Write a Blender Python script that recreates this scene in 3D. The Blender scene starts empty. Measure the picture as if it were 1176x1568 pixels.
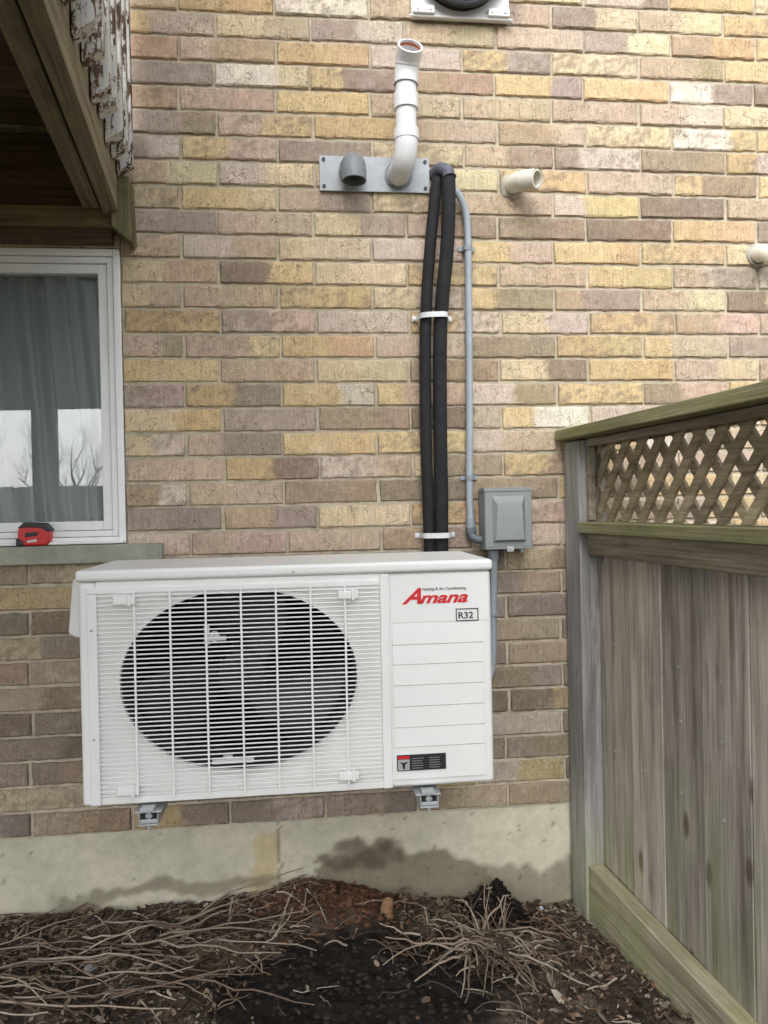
import bpy, math, random
from mathutils import Vector, noise, Matrix
random.seed(7)
S=bpy.context.scene
COL=S.collection
rnd=random.random
def U(a,b): return a+(b-a)*random.random()
def lin(r,g,b):
    def f(c):
        c/=255.0
        return c/12.92 if c<=0.04045 else ((c+0.055)/1.055)**2.4
    return (f(r),f(g),f(b),1.0)
def mixc(a,b,t): return tuple(a[i]+(b[i]-a[i])*t for i in range(3))+(1.0,)
def sm(a,b,x):
    t=max(0,min(1,(x-a)/(b-a))); return t*t*(3-2*t)
def N(x,y,z=0.0): return noise.noise(Vector((x,y,z)))

# ---------------- materials ----------------
class NT:
    def __init__(s,name):
        s.m=bpy.data.materials.new(name); s.m.use_nodes=True
        s.t=s.m.node_tree; s.b=s.t.nodes["Principled BSDF"]; s.out=s.t.nodes["Material Output"]
    def n(s,typ,**kw):
        nd=s.t.nodes.new(typ)
        for k,v in kw.items(): setattr(nd,k,v)
        return nd
    def l(s,a,b): s.t.links.new(a,b)
    def mix(s,fac,a,b,mode='MIX'):
        nd=s.n('ShaderNodeMix',data_type='RGBA',blend_type=mode)
        for i,v in ((0,fac),(6,a),(7,b)):
            if hasattr(v,'is_linked'): s.l(v,nd.inputs[i])
            else: nd.inputs[i].default_value=v
        return nd.outputs[2]
    def noise(s,vec,scale,detail=5,rough=0.6):
        nd=s.n('ShaderNodeTexNoise'); nd.inputs['Scale'].default_value=scale
        nd.inputs['Detail'].default_value=min(detail,5); nd.inputs['Roughness'].default_value=rough
        if vec is not None: s.l(vec,nd.inputs['Vector'])
        return nd.outputs['Fac']
    def ramp(s,fac,stops):
        nd=s.n('ShaderNodeValToRGB'); cr=nd.color_ramp
        while len(cr.elements)<len(stops): cr.elements.new(0.5)
        for e,(p,c) in zip(cr.elements,stops):
            e.position=p; e.color=c if len(c)==4 else (*c,1)
        s.l(fac,nd.inputs[0]); return nd.outputs[0]
    def gray(s,fac,a,b,va=0.0,vb=1.0): return s.ramp(fac,[(a,(va,va,va,1)),(b,(vb,vb,vb,1))])
    def coord(s,scale=(1,1,1),offattr=None):
        tc=s.n('ShaderNodeTexCoord'); v=tc.outputs['Object']
        if offattr:
            at=s.n('ShaderNodeAttribute',attribute_name=offattr)
            vm=s.n('ShaderNodeVectorMath',operation='SCALE'); vm.inputs[3].default_value=37.0
            s.l(at.outputs['Vector'],vm.inputs[0])
            ad=s.n('ShaderNodeVectorMath',operation='ADD'); s.l(v,ad.inputs[0]); s.l(vm.outputs[0],ad.inputs[1]); v=ad.outputs[0]
        mp=s.n('ShaderNodeMapping'); mp.inputs['Scale'].default_value=scale; s.l(v,mp.inputs['Vector'])
        return mp.outputs[0]
    def bump(s,h,strength=0.3,dist=0.003,prev=None,inv=False):
        nd=s.n('ShaderNodeBump'); nd.inputs['Strength'].default_value=strength; nd.inputs['Distance'].default_value=dist; nd.invert=inv
        s.l(h,nd.inputs['Height'])
        if prev: s.l(prev,nd.inputs['Normal'])
        s.l(nd.outputs[0],s.b.inputs['Normal']); return nd.outputs[0]
    def base(s,c):
        if hasattr(c,'is_linked'): s.l(c,s.b.inputs['Base Color'])
        else: s.b.inputs['Base Color'].default_value=c

def simple(name,c,rough=0.5,metal=0.0,var=0.12,scale=25,bump=0.05,spec=0.5):
    t=NT(name); v=t.coord()
    n=t.noise(v,scale,5,0.65)
    d=tuple(x*(1-var) for x in c[:3])+(1,)
    u=tuple(min(1,x*(1+var*0.5)) for x in c[:3])+(1,)
    t.base(t.ramp(n,[(0.3,d),(0.7,u)]))
    t.b.inputs['Roughness'].default_value=rough; t.b.inputs['Metallic'].default_value=metal
    t.b.inputs['Specular IOR Level'].default_value=spec
    if bump: t.bump(t.noise(v,scale*12,3),bump,0.001)
    return t.m

def attr_mat(name,rough=0.9,nscale=60,amt=0.35,bscale=200,bst=0.5,bdist=0.003):
    t=NT(name); at=t.n('ShaderNodeAttribute',attribute_name='Col'); v=t.coord()
    n=t.noise(v,nscale,5,0.7)
    g=t.gray(n,0.25,0.75,1-amt,1+amt*0.55)
    t.base(t.mix(1.0,at.outputs['Color'],g,'MULTIPLY'))
    t.b.inputs['Roughness'].default_value=rough; t.b.inputs['Specular IOR Level'].default_value=0.2
    t.bump(t.noise(v,bscale,4,0.7),bst,bdist)
    return t.m

def brick_mat():
    t=NT('brick_face'); at=t.n('ShaderNodeAttribute',attribute_name='Col'); v=t.coord()
    n=t.noise(v,18,5,0.78); g=t.gray(n,0.3,0.7,0.84,1.10)
    c=t.mix(1.0,at.outputs['Color'],g,'MULTIPLY')
    n2=t.noise(v,200,4,0.75); g2=t.gray(n2,0.32,0.62,0.78,1.08)
    c=t.mix(1.0,c,g2,'MULTIPLY')
    vv=t.coord((230,230,18)); b1=t.noise(vv,1.0,3,0.65)
    c=t.mix(1.0,c,t.gray(b1,0.3,0.62,0.82,1.06),'MULTIPLY')
    dv=t.n('ShaderNodeTexNoise'); dv.inputs['Scale'].default_value=26; t.l(v,dv.inputs['Vector'])
    ad=t.mix(0.10,v,dv.outputs['Color'])
    vo=t.n('ShaderNodeTexVoronoi',feature='DISTANCE_TO_EDGE'); vo.inputs['Scale'].default_value=24; t.l(ad,vo.inputs['Vector'])
    crack=t.gray(vo.outputs['Distance'],0.0,0.030,0.0,1.0)
    msk=t.gray(t.noise(v,9,3),0.40,0.52,0.0,0.75)
    inv=t.n('ShaderNodeInvert'); t.l(crack,inv.inputs['Color'])
    f=t.mix(1.0,inv.outputs[0],msk,'MULTIPLY')
    c=t.mix(f,c,lin(116,100,82))
    w=t.gray(t.noise(v,7,5,0.8),0.56,0.76,0.0,0.40)
    c=t.mix(w,c,lin(222,214,202))
    t.base(c); t.b.inputs['Roughness'].default_value=0.93; t.b.inputs['Specular IOR Level'].default_value=0.15
    nb=t.bump(b1,0.5,0.002)
    nb=t.bump(f,0.5,0.002,nb,True)
    t.bump(t.noise(v,110,5,0.75),0.8,0.0035,nb)
    return t.m

def wood_mat(name,axis,c1,c2,moss=0.0,lowz=None,paint=0.0,dark=1.0,knots=0.75):
    t=NT(name)
    sc=[42,42,42]; sc[axis]=1.6; v=t.coord(tuple(sc),'Col')
    sc2=[190,190,190]; sc2[axis]=5; v2=t.coord(tuple(sc2),'Col')
    at=t.n('ShaderNodeAttribute',attribute_name='Col')
    n=t.noise(v,1.0,5,0.62)
    c=t.ramp(n,[(0.28,c2),(0.5,mixc(c1,c2,0.35)),(0.72,c1)])
    n2=t.noise(v2,1.0,3,0.6); c=t.mix(1.0,c,t.gray(n2,0.3,0.62,0.68,1.10),'MULTIPLY')
    sb=[7,7,7]; sb[axis]=1.8
    vo=t.coord(tuple(sb),'Col'); n3=t.noise(vo,1.0,5,0.7); c=t.mix(1.0,c,t.gray(n3,0.32,0.68,0.66,1.2),'MULTIPLY')
    sep=t.n('ShaderNodeSeparateColor'); t.l(at.outputs['Color'],sep.inputs[0])
    c=t.mix(1.0,c,t.gray(sep.outputs[0],0.0,1.0,0.78,1.14),'MULTIPLY')
    sk=[14,14,14]; sk[axis]=5.5; vk=t.coord(tuple(sk),'Col')
    vn=t.n('ShaderNodeTexVoronoi'); vn.inputs['Scale'].default_value=1.0; t.l(vk,vn.inputs['Vector'])
    vs_=t.n('ShaderNodeSeparateColor'); t.l(vn.outputs['Color'],vs_.inputs[0])
    k=t.mix(1.0,t.gray(vn.outputs['Distance'],0.10,0.20,1.0,0.0),t.gray(vs_.outputs[0],0.35,0.6,0.0,knots),'MULTIPLY')
    c=t.mix(k,c,lin(72,58,48))
    if moss>0:
        mn=t.noise(t.coord(),9,5,0.75); mf=t.gray(mn,0.62-0.3*moss,0.85-0.25*moss,0.0,0.7)
        c=t.mix(mf,c,lin(134,138,84))
    if lowz is not None:
        tc=t.n('ShaderNodeTexCoord'); sx=t.n('ShaderNodeSeparateXYZ'); t.l(tc.outputs['Object'],sx.inputs[0])
        ma=t.n('ShaderNodeMapRange'); ma.inputs[1].default_value=lowz; ma.inputs[2].default_value=0.0
        ma.inputs[3].default_value=0.0; ma.inputs[4].default_value=0.85; t.l(sx.outputs[2],ma.inputs[0])
        mm=t.mix(1.0,ma.outputs[0],t.gray(t.noise(t.coord((14,14,2.5)),1.0,5,0.7),0.40,0.68,0.0,0.95),'MULTIPLY')
        c=t.mix(mm,c,lin(138,144,88))
    if paint>0:
        pn=t.noise(t.coord((40,40,14)),1.0,5,0.8); pf=t.gray(pn,0.60-0.25*paint,0.63-0.25*paint,0.0,1.0)
        c=t.mix(pf,c,lin(200,197,192))
    if dark!=1.0: c=t.mix(1.0,c,(dark,dark,dark,1),'MULTIPLY')
    t.base(c); t.b.inputs['Roughness'].default_value=0.9; t.b.inputs['Specular IOR Level'].default_value=0.15
    nb=t.bump(n2,0.5,0.002); t.bump(n,0.5,0.003,nb)
    return t.m

# ---------------- mesh builder ----------------
import bmesh
class MB:
    def __init__(s): s.v=[]; s.f=[]; s.c=[]
    def add(s,vs,fs,col=None):
        b=len(s.v); s.v+= [tuple(q) for q in vs]; s.f+=[tuple(b+i for i in f) for f in fs]
        if col is None:
            col=(rnd(),rnd(),rnd(),1)
        s.c+=[col]*len(vs) if not isinstance(col,list) else col
    def box(s,x0,x1,y0,y1,z0,z1,col=None):
        vs=[(x,y,z) for x in (x0,x1) for y in (y0,y1) for z in (z0,z1)]
        s.add(vs,[(0,1,3,2),(4,6,7,5),(0,4,5,1),(2,3,7,6),(0,2,6,4),(1,5,7,3)],col)
    def prism(s,poly,y0,y1,col=None):
        n=len(poly)
        vs=[(p[0],y0,p[1]) for p in poly]+[(p[0],y1,p[1]) for p in poly]
        fs=[tuple(range(n)),tuple(range(2*n-1,n-1,-1))]+[(i,i+n,(i+1)%n+n,(i+1)%n) for i in range(n)]
        s.add(vs,fs,col)
    def sweep(s,path,rads,seg=12,caps=True,col=None):
        path=[Vector(p) for p in path]; n=len(path)
        if not isinstance(rads,(list,tuple)): rads=[rads]*n
        T=[(path[min(i+1,n-1)]-path[max(i-1,0)]).normalized() for i in range(n)]
        up=Vector((0,0,1)) if abs(T[0].z)<0.9 else Vector((1,0,0))
        a=T[0].cross(up).normalized(); vs=[]
        for i in range(n):
            a=(a-T[i]*a.dot(T[i])).normalized(); b=T[i].cross(a)
            for k in range(seg):
                an=2*math.pi*k/seg
                vs.append(path[i]+(a*math.cos(an)+b*math.sin(an))*rads[i])
        fs=[(i*seg+k,i*seg+(k+1)%seg,(i+1)*seg+(k+1)%seg,(i+1)*seg+k) for i in range(n-1) for k in range(seg)]
        if caps: fs+=[tuple(range(seg-1,-1,-1)),tuple((n-1)*seg+k for k in range(seg))]
        s.add(vs,fs,col)
    def pipe(s,path,r,wall=0.004,seg=28,col=None):
        path=[Vector(p) for p in path]
        T=(path[-1]-path[-2]).normalized()
        P=path+[path[-1]+T*0.0006]+[path[-1]+T*0.0006]
        R=[r]*len(path)+[r-0.001,r-wall]
        k=max(2,int(len(path)*0.6))
        P+= path[::-1][:k]; R+=[r-wall]*k
        n0=len(path)
        Tn=[(path[min(i+1,n0-1)]-path[max(i-1,0)]).normalized() for i in range(n0)]
        up=Vector((0,0,1)) if abs(Tn[0].z)<0.9 else Vector((1,0,0))
        a=Tn[0].cross(up).normalized(); fr=[]
        for i in range(n0):
            a=(a-Tn[i]*a.dot(Tn[i])).normalized(); fr.append((a.copy(),Tn[i].cross(a)))
        FR=fr+[fr[-1],fr[-1]]+fr[::-1][:k]
        vs=[]
        for i in range(len(P)):
            A,B=FR[i]
            for q in range(seg):
                an=2*math.pi*q/seg; vs.append(P[i]+(A*math.cos(an)+B*math.sin(an))*R[i])
        fs=[(i*seg+q,i*seg+(q+1)%seg,(i+1)*seg+(q+1)%seg,(i+1)*seg+q) for i in range(len(P)-1) for q in range(seg)]
        s.add(vs,fs,col)
    def build(s,name,mat,parent=None,bevel=0.0,smooth=False,seg=2,angle=35):
        me=bpy.data.meshes.new(name); me.from_pydata(s.v,[],s.f); me.update()
        ca=me.color_attributes.new('Col','FLOAT_COLOR','POINT')
        ca.data.foreach_set('color',[x for c in s.c for x in c])
        me.materials.append(mat)
        if smooth:
            for p in me.polygons: p.use_smooth=True
        ob=bpy.data.objects.new(name,me); COL.objects.link(ob)
        bm=bmesh.new(); bm.from_mesh(me); bmesh.ops.recalc_face_normals(bm,faces=bm.faces); bm.to_mesh(me); bm.free()
        if bevel>0:
            md=ob.modifiers.new('bev','BEVEL'); md.width=bevel; md.segments=seg; md.limit_method='ANGLE'; md.angle_limit=math.radians(angle)
            for p in me.polygons: p.use_smooth=True
            wn=ob.modifiers.new('wn','WEIGHTED_NORMAL'); wn.keep_sharp=True
        elif smooth:
            try: me.set_sharp_from_angle(angle=math.radians(40))
            except Exception: pass
        if parent: ob.parent=parent
        return ob
def empty(name,mw=None):
    e=bpy.data.objects.new(name,None); e.empty_display_size=0.1; COL.objects.link(e)
    if mw: e.matrix_world=mw
    return e
def catmull(pts,k=8):
    pts=[Vector(p) for p in pts]; P=[pts[0]*2-pts[1]]+pts+[pts[-1]*2-pts[-2]]; out=[]
    for i in range(1,len(P)-2):
        for j in range(k):
            t=j/k; a,b,c,d=P[i-1],P[i],P[i+1],P[i+2]
            out.append(0.5*((2*b)+(c-a)*t+(2*a-5*b+4*c-d)*t*t+(3*b-3*c+d-a)*t**3))
    out.append(pts[-1]); return out
def text(body,name,x,y,z,size,mat,parent,shear=0.0,sx=1.0,bold=0.0):
    c=bpy.data.curves.new(name,'FONT'); c.body=body; c.size=size; c.shear=shear; c.offset=bold; c.extrude=0.0003
    o=bpy.data.objects.new(name,c); COL.objects.link(o); c.materials.append(mat)
    o.rotation_euler=(math.pi/2,0,0); o.location=(x,y,z); o.scale=(sx,1,1); o.parent=parent; return o

M_white=simple('painted_white_metal',(0.80,0.80,0.78,1),0.42,0,0.05,5,0.02)
M_panel=simple('recessed_white_panel',(0.76,0.76,0.735,1),0.5,0,0.04,8,0.02)
M_wire=simple('white_grille_wire',(0.84,0.84,0.82,1),0.4,0,0.03,8,0.0)
M_vinyl=simple('white_vinyl',(0.82,0.82,0.81,1),0.35,0,0.06,10,0.01)
M_pvc=simple('white_pvc',(0.76,0.76,0.76,1),0.3,0,0.06,14,0.02)
M_cream=simple('aged_cream_pvc',(0.74,0.70,0.60,1),0.4,0,0.12,20,0.03)
M_gpvc=simple('grey_pvc',lin(122,127,131),0.45,0,0.08,20,0.02)
M_cond=simple('grey_conduit',lin(156,164,171),0.4,0,0.1,25,0.02)
M_box=simple('grey_powdercoat',lin(138,142,142),0.5,0,0.08,20,0.05)
M_galv=simple('galvanised_steel',lin(190,194,196),0.42,0.4,0.2,45,0.08)
M_foam=simple('black_foam_insulation',(0.022,0.022,0.024,1),0.78,0,0.35,40,0.3,0.25)
M_black=simple('black_plastic',(0.015,0.015,0.017,1),0.45,0,0.2,30,0.05)
M_dark=simple('dark_void',(0.008,0.008,0.009,1),0.9,0,0.2,20,0)
M_red=simple('red_ink',(0.62,0.015,0.02,1),0.4,0,0.05,20,0)
M_ink=simple('black_ink',(0.015,0.015,0.015,1),0.5,0,0.05,20,0)
M_screw=simple('zinc_screw',lin(180,180,178),0.35,0.5,0.15,60,0)

# ================= brick house =================
house=empty('brick_house')
raw=[(212,186,140),(204,176,132),(216,196,160),(200,176,156),(208,190,174),(174,156,143),(162,145,130),(184,160,132),(164,146,122),(142,125,108),(224,212,195),(196,174,148)]
mean=(192,174,152)
P_=[lin(*[c[i]+(mean[i]-c[i])*0.16 for i in range(3)]) for c in raw]
W_up=[10,8,9,8,5,4,3.4,5,5,3,2,8]
W_low=[1,1.5,2,3,2,5,7,5,6,5,0.5,4]
Xo,Zo0,Zo1=-0.457,1.018,1.795
Z0,PZ,PX=0.252,0.066,0.2555
mb=MB()
def brick(xa,xb,za,zb,k):
    if xb-xa<0.012 or zb-za<0.01: return
    zc=(za+zb)/2
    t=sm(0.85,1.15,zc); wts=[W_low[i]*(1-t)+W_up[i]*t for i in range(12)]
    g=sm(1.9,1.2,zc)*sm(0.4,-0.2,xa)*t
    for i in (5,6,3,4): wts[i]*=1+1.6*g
    c1=P_[random.choices(range(12),wts)[0]]; c2=P_[random.choices(range(12),wts)[0]] if rnd()<0.66 else c1
    v=U(0.93,1.07); c1=tuple(x*v for x in c1[:3]); c2=tuple(x*v*U(0.95,1.05) for x in c2[:3])
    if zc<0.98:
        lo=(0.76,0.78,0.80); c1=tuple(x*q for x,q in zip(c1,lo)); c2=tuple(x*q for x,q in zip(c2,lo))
    sp=random.choice((0.5,0.5,0.33,0.66))+U(-.04,.04); mott=rnd()<0.22
    nx=max(3,int((xb-xa)/0.0105)); nz=6; sd=rnd()*100
    y0=U(-0.0015,0.0015); tilt=U(-0.002,0.002)
    vs=[];cs=[];fs=[]
    xs=[0,0.012]+[i/nx for i in range(1,nx)]+[0.988,1]
    zs=[0,0.06]+[i/nz for i in range(1,nz)]+[0.94,1]
    n=len(xs);m=len(zs)
    for j,w in enumerate(zs):
        for i,u in enumerate(xs):
            x=xa+(xb-xa)*u; z=za+(zb-za)*w
            edge=(i in(0,n-1)) or (j in(0,m-1))
            q=N(x*38,z*38,sd); q2=N(x*90,z*90,sd+5)
            y=y0+tilt*(u-.5)+q*0.002+q2*0.0008
            if edge:
                y+=0.003+max(0,q2)*0.006
                x+=N(x*60,z*60,sd+9)*0.002*(1 if i in(0,n-1) else 0); z+=N(x*45,z*60,sd+11)*0.0028*(1 if j in(0,m-1) else 0)
            vs.append((x,y,z))
            tt=sm(sp-0.03,sp+0.03,u+0.06*N(x*50,z*50,sd+3))
            c=mixc(c1,c2,tt)
            if mott:
                mm=sm(0.05,0.25,N(x*60,z*80,sd+17)+0.4*N(x*20,z*30,sd)); c=mixc(c,P_[9],mm*0.6)
            sh=1+0.12*N(x*55,z*55,sd+2)
            if edge: sh*=0.90
            cs.append((c[0]*sh,c[1]*sh,c[2]*sh,1))
    for j in range(m-1):
        for i in range(n-1): fs.append((j*n+i,j*n+i+1,(j+1)*n+i+1,(j+1)*n+i))
    ring=[i for i in range(n)]+[j*n+n-1 for j in range(1,m)]+[(m-1)*n+i for i in range(n-2,-1,-1)]+[j*n for j in range(m-2,0,-1)]
    b=len(vs)
    for r in ring:
        x,y,z=vs[r]; vs.append((x,0.03,z)); c=cs[r]; cs.append((c[0]*.85,c[1]*.85,c[2]*.85,1))
    Ln=len(ring)
    for i in range(Ln): fs.append((ring[i],b+i,b+(i+1)%Ln,ring[(i+1)%Ln]))
    mb.add(vs,fs,cs)
J=0.0038
for k in range(0,50):
    za=Z0+k*PZ+J+(0.001 if k==0 else 0); zb=Z0+(k+1)*PZ-J
    off=-0.295 if k%2 else -0.203
    wob=U(-0.006,0.006)
    for i in range(-8,10):
        xa=off+i*PX+J+wob+U(-.002,.002); xb=off+(i+1)*PX-J+wob
        hz=U(-0.0012,0.0012)
        A,B=za+hz,zb+hz
        if B<=Zo0 or A>=Zo1 or xa>=Xo: brick(xa,xb,A,B,k); continue
        c=(A+B)/2
        if xb>Xo: brick(max(xa,Xo),xb,A,B,k)
        if c<Zo0: brick(xa,min(xb,Xo),A,min(B,Zo0),k)
        elif c>Zo1: brick(xa,min(xb,Xo),max(A,Zo1),B,k)
mb.build('brick_courses',brick_mat(),house,smooth=True)
XL,XR,ZT=-2.35,2.3,3.55
M_mortar=simple('mortar',lin(190,179,158),0.95,0,0.3,30,0.6,0.1)
mb=MB()
mb.box(Xo,XR,0.0064,0.25,Z0,ZT); mb.box(XL,Xo,0.0064,0.25,Z0,Zo0); mb.box(XL,Xo,0.0064,0.25,Zo1,ZT); mb.box(XL,-1.5,0.0064,0.25,Zo0,Zo1)
mb.build('mortar_wall',M_mortar,house)
# foundation
mb=MB(); vs=[];cs=[];fs=[]
nx=520;nz=54;x0,x1=XL,XR;za,zb=-0.12,Z0-0.002
cc=lin(204,197,176); cg=lin(188,184,162); cy=lin(196,178,138); cd=lin(92,80,66); cm=lin(124,117,98)
for j in range(nz+1):
    for i in range(nx+1):
        x=x0+(x1-x0)*i/nx; z=za+(zb-za)*j/nz
        b=N(x*5,z*7,3)*.5+N(x*17,z*17,4)*.3
        c=mixc(cc,cg,sm(-0.3,0.4,b))
        d=((x+0.115-0.15*(z-.15))/0.035)**2
        c=mixc(c,cy,0.8*sm(1.2,0.5,d+N(x*30,z*30)*.5)*sm(0.24,0.2,z))
        w=N(x*9,z*9,8)*0.055+N(x*33,z*33,9)*0.016
        zz=z+w
        e=((x-0.24)/0.24)**2; top=0.180-0.10*e
        wet=sm(top+0.010,top-0.010,zz)*(1 if e<1.6 else 0)
        e2=((x+0.38)/0.30)**2; wet=max(wet,0.8*sm(0.115,0.10,zz)*sm(0.05,0.075,zz)*sm(1.2,0.7,e2))
        e3=((x-0.62)/0.2)**2; wet=max(wet,0.8*sm(0.085,0.06,zz-0.02*e3)*(1 if x>0.3 else 0))
        wet=max(wet,0.45*sm(0.055,0.02,zz))
        c=mixc(c,cm,0.9*wet)
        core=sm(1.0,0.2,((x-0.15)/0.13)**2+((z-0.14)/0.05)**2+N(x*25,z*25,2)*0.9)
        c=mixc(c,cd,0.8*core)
        if N(x*70,z*70,20)>0.62: c=mixc(c,cd,0.5)
        if abs(x+0.078-0.004*math.sin(z*60))<0.0045 and z>0.09: c=mixc(c,lin(110,104,88),0.6)
        y=0.010+N(x*12,z*12,30)*0.002+N(x*60,z*60,31)*0.0010
        vs.append((x,y,z)); cs.append(c)
for j in range(nz):
    for i in range(nx): fs.append((j*(nx+1)+i,j*(nx+1)+i+1,(j+1)*(nx+1)+i+1,(j+1)*(nx+1)+i))
mb.add(vs,fs,cs); mb.build('concrete_foundation',attr_mat('stained_concrete',0.92,35,0.20,160,0.5,0.002),house,smooth=True)
mb=MB(); mb.box(XL,XR,0.03,0.25,-0.12,Z0-0.004); mb.build('foundation_core',M_mortar,house)
mb=MB(); mb.box(-1.6,-0.362,-0.028,0.08,0.968,1.0165); mb.build('window_sill',simple('grey_stone_sill',lin(158,158,144),0.9,0,0.3,18,0.6,0.2),house,0.004)
def rframe(m,x0,x1,z0,z1,w,y0,y1):
    m.box(x0,x0+w,y0,y1,z0,z1); m.box(x1-w,x1,y0,y1,z0,z1)
    m.box(x0+w,x1-w,y0+0.0005,y1,z1-w,z1); m.box(x0+w,x1-w,y0+0.0005,y1,z0,z0+w)
mb=MB(); rframe(mb,-1.5,-0.459,1.018,1.793,0.018,-0.004,0.08); rframe(mb,-1.481,-0.478,1.037,1.774,0.016,0.004,0.07); rframe(mb,-1.464,-0.495,1.054,1.757,0.024,0.012,0.06)
mb.box(-1.5,-0.462,-0.02,0.0,1.0185,1.026)
mb.build('window_frame',M_vinyl,house,0.002)
t=NT('window_glass'); t.t.nodes.remove(t.b)
tr=t.n('ShaderNodeBsdfTransparent'); tr.inputs[0].default_value=(0.96,0.99,0.98,1); gl=t.n('ShaderNodeBsdfGlossy'); gl.inputs['Roughness'].default_value=0.0
fr=t.n('ShaderNodeFresnel'); fr.inputs[0].default_value=2.3; mx=t.n('ShaderNodeMixShader'); t.l(fr.outputs[0],mx.inputs[0]); t.l(tr.outputs[0],mx.inputs[1]); t.l(gl.outputs[0],mx.inputs[2]); t.l(mx.outputs[0],t.out.inputs[0])
mb=MB(); mb.add([(-1.45,0.03,1.07),(-0.51,0.03,1.07),(-0.51,0.03,1.74),(-1.45,0.03,1.74)],[(0,1,2,3)]); mb.build('window_pane',t.m,house)
mb=MB(); vs=[];fs=[]; nx=420;nz=30
for j in range(nz+1):
    for i in range(nx+1):
        w=j/nz; x=-1.48+1.0*i/nx; z=0.98+0.8*w
        sh=x*1.0+0.06*(w)*(1 if x>-0.9 else 0.3)
        s1=math.sin(sh*110+1.8*math.sin(sh*19))
        y=0.060+0.018*s1+0.005*math.sin(sh*230+w)
        vs.append((x+0.006*(1-w)*math.sin(x*40),y,z))
for j in range(nz):
    for i in range(nx): fs.append((j*(nx+1)+i,j*(nx+1)+i+1,(j+1)*(nx+1)+i+1,(j+1)*(nx+1)+i))
mb.add(vs,fs)
t=NT('sheer_curtain'); t.t.nodes.remove(t.b)
df=t.n('ShaderNodeBsdfDiffuse'); df.inputs[0].default_value=(0.90,0.94,0.95,1); tl=t.n('ShaderNodeBsdfTranslucent'); tl.inputs[0].default_value=(0.88,0.91,0.92,1)
mx=t.n('ShaderNodeMixShader'); mx.inputs[0].default_value=0.1; t.l(df.outputs[0],mx.inputs[1]); t.l(tl.outputs[0],mx.inputs[2]); t.l(mx.outputs[0],t.out.inputs[0])
mb.build('curtain',t.m,house,smooth=True)
mb=MB(); mb.add([(-2.3,0.25,0.3),(-0.3,0.25,0.3),(-0.3,1.6,0.3),(-2.3,1.6,0.3),(-2.3,0.25,2.3),(-0.3,0.25,2.3),(-0.3,1.6,2.3),(-2.3,1.6,2.3)],[(0,1,2,3),(4,5,6,7),(1,2,6,5),(2,3,7,6),(3,0,4,7)])
mb.build('room_interior',simple('dim_room',lin(160,152,140),0.9),house)

# ================= deck =================
def frame(ox,oy,ang):
    d=Vector((math.sin(ang),-math.cos(ang),0)); y=Vector((math.cos(ang),math.sin(ang),0))
    return Matrix(((d.x,y.x,0,ox),(d.y,y.y,0,oy),(0,0,1,0),(0,0,0,1)))
deck=empty('wooden_deck',frame(-0.452,0.0,math.radians(5.6)))
Mrim=wood_mat('rim_wood',0,lin(142,132,110),lin(96,86,70),moss=0.3,knots=0.3)
Mund=wood_mat('underside_wood',1,lin(122,102,84),lin(82,66,54))
Mbal=wood_mat('peeling_paint_wood',2,lin(118,94,78),lin(66,52,44),paint=0.50)
mb=MB(); mb.box(0.05,3.6,-0.038,0.0,1.865,2.085); mb.box(0.07,3.6,-0.085,-0.045,1.872,2.08)
for yy in (-0.5,-0.92,-1.34,-1.76,-2.2,-2.6,-3.0): mb.box(0.05 if yy>-.4 else 0.05-yy*0.0,3.6,yy-0.038,yy,1.885,2.08)
mb.box(3.601,3.64,-3.05,0.0,1.87,2.0845)
mb.build('rim_and_joists',Mrim,deck,0.002)
mb=MB(); x=0.02
while x<3.7:
    mb.box(x,x+0.1385,-3.1,0.0015,2.09,2.125); x+=0.140
mb.build('deck_boards',Mund,deck,0.001)
mb=MB(); x=0.07
while x<3.55:
    zb=1.945+U(-.012,.012); a,b,c,d=x,x+0.038,0.003,0.041
    vs=[(a,c,zb),(b,c,zb),(b,d,zb+0.026),(a,d,zb+0.026),(a,c,3.1),(b,c,3.1),(b,d,3.1),(a,d,3.1)]
    mb.add(vs,[(0,1,2,3),(4,5,6,7),(0,1,5,4),(1,2,6,5),(2,3,7,6),(3,0,4,7)]); x+=0.098
mb.box(0.03,3.6,0.042,0.075,2.98,3.07)
mb.build('balusters',Mbal,deck,0.0015)
def world_child(ob,par):
    ob.parent=par; ob.matrix_parent_inverse=par.matrix_world.inverted()
bpy.context.view_layer.update()
mb=MB(); mb.box(-2.3,-0.462,-0.055,-0.005,1.835,1.885); o=mb.build('ledger_beam',wood_mat('ledger_wood',0,lin(150,134,104),lin(90,76,58),moss=0.5),None,0.002); world_child(o,deck)
mb=MB(); mb.box(-2.3,-0.47,-0.035,-0.006,1.80,1.833); mb.box(-2.3,-0.47,-0.03,-0.006,1.89,2.079); mb.box(-3.3,-0.475,-0.34,-0.0045,2.1285,2.134); o=mb.build('ledger_board_and_filler',wood_mat('ledger_board_wood',0,lin(122,102,84),lin(82,66,54)),None,0.0005); world_child(o,deck)  # last box: filler strip added to block sky light in the wall-side gap
mb=MB(); mb.add([(-0.462,-0.075,1.83),(-0.418,-0.075,1.79),(-0.412,-0.075,1.80),(-0.418,-0.075,1.955),(-0.462,-0.075,1.955),(-0.462,-0.004,1.83),(-0.418,-0.004,1.79),(-0.412,-0.004,1.80),(-0.418,-0.004,1.955),(-0.462,-0.004,1.955)],[(0,1,2,3,4),(9,8,7,6,5),(0,5,6,1),(1,6,7,2),(2,7,8,3),(3,8,9,4),(4,9,5,0)])
o=mb.build('end_block',wood_mat('mossy_wood_z',2,lin(124,118,88),lin(76,68,52),moss=0.45),None,0.002); world_child(o,deck)
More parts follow.
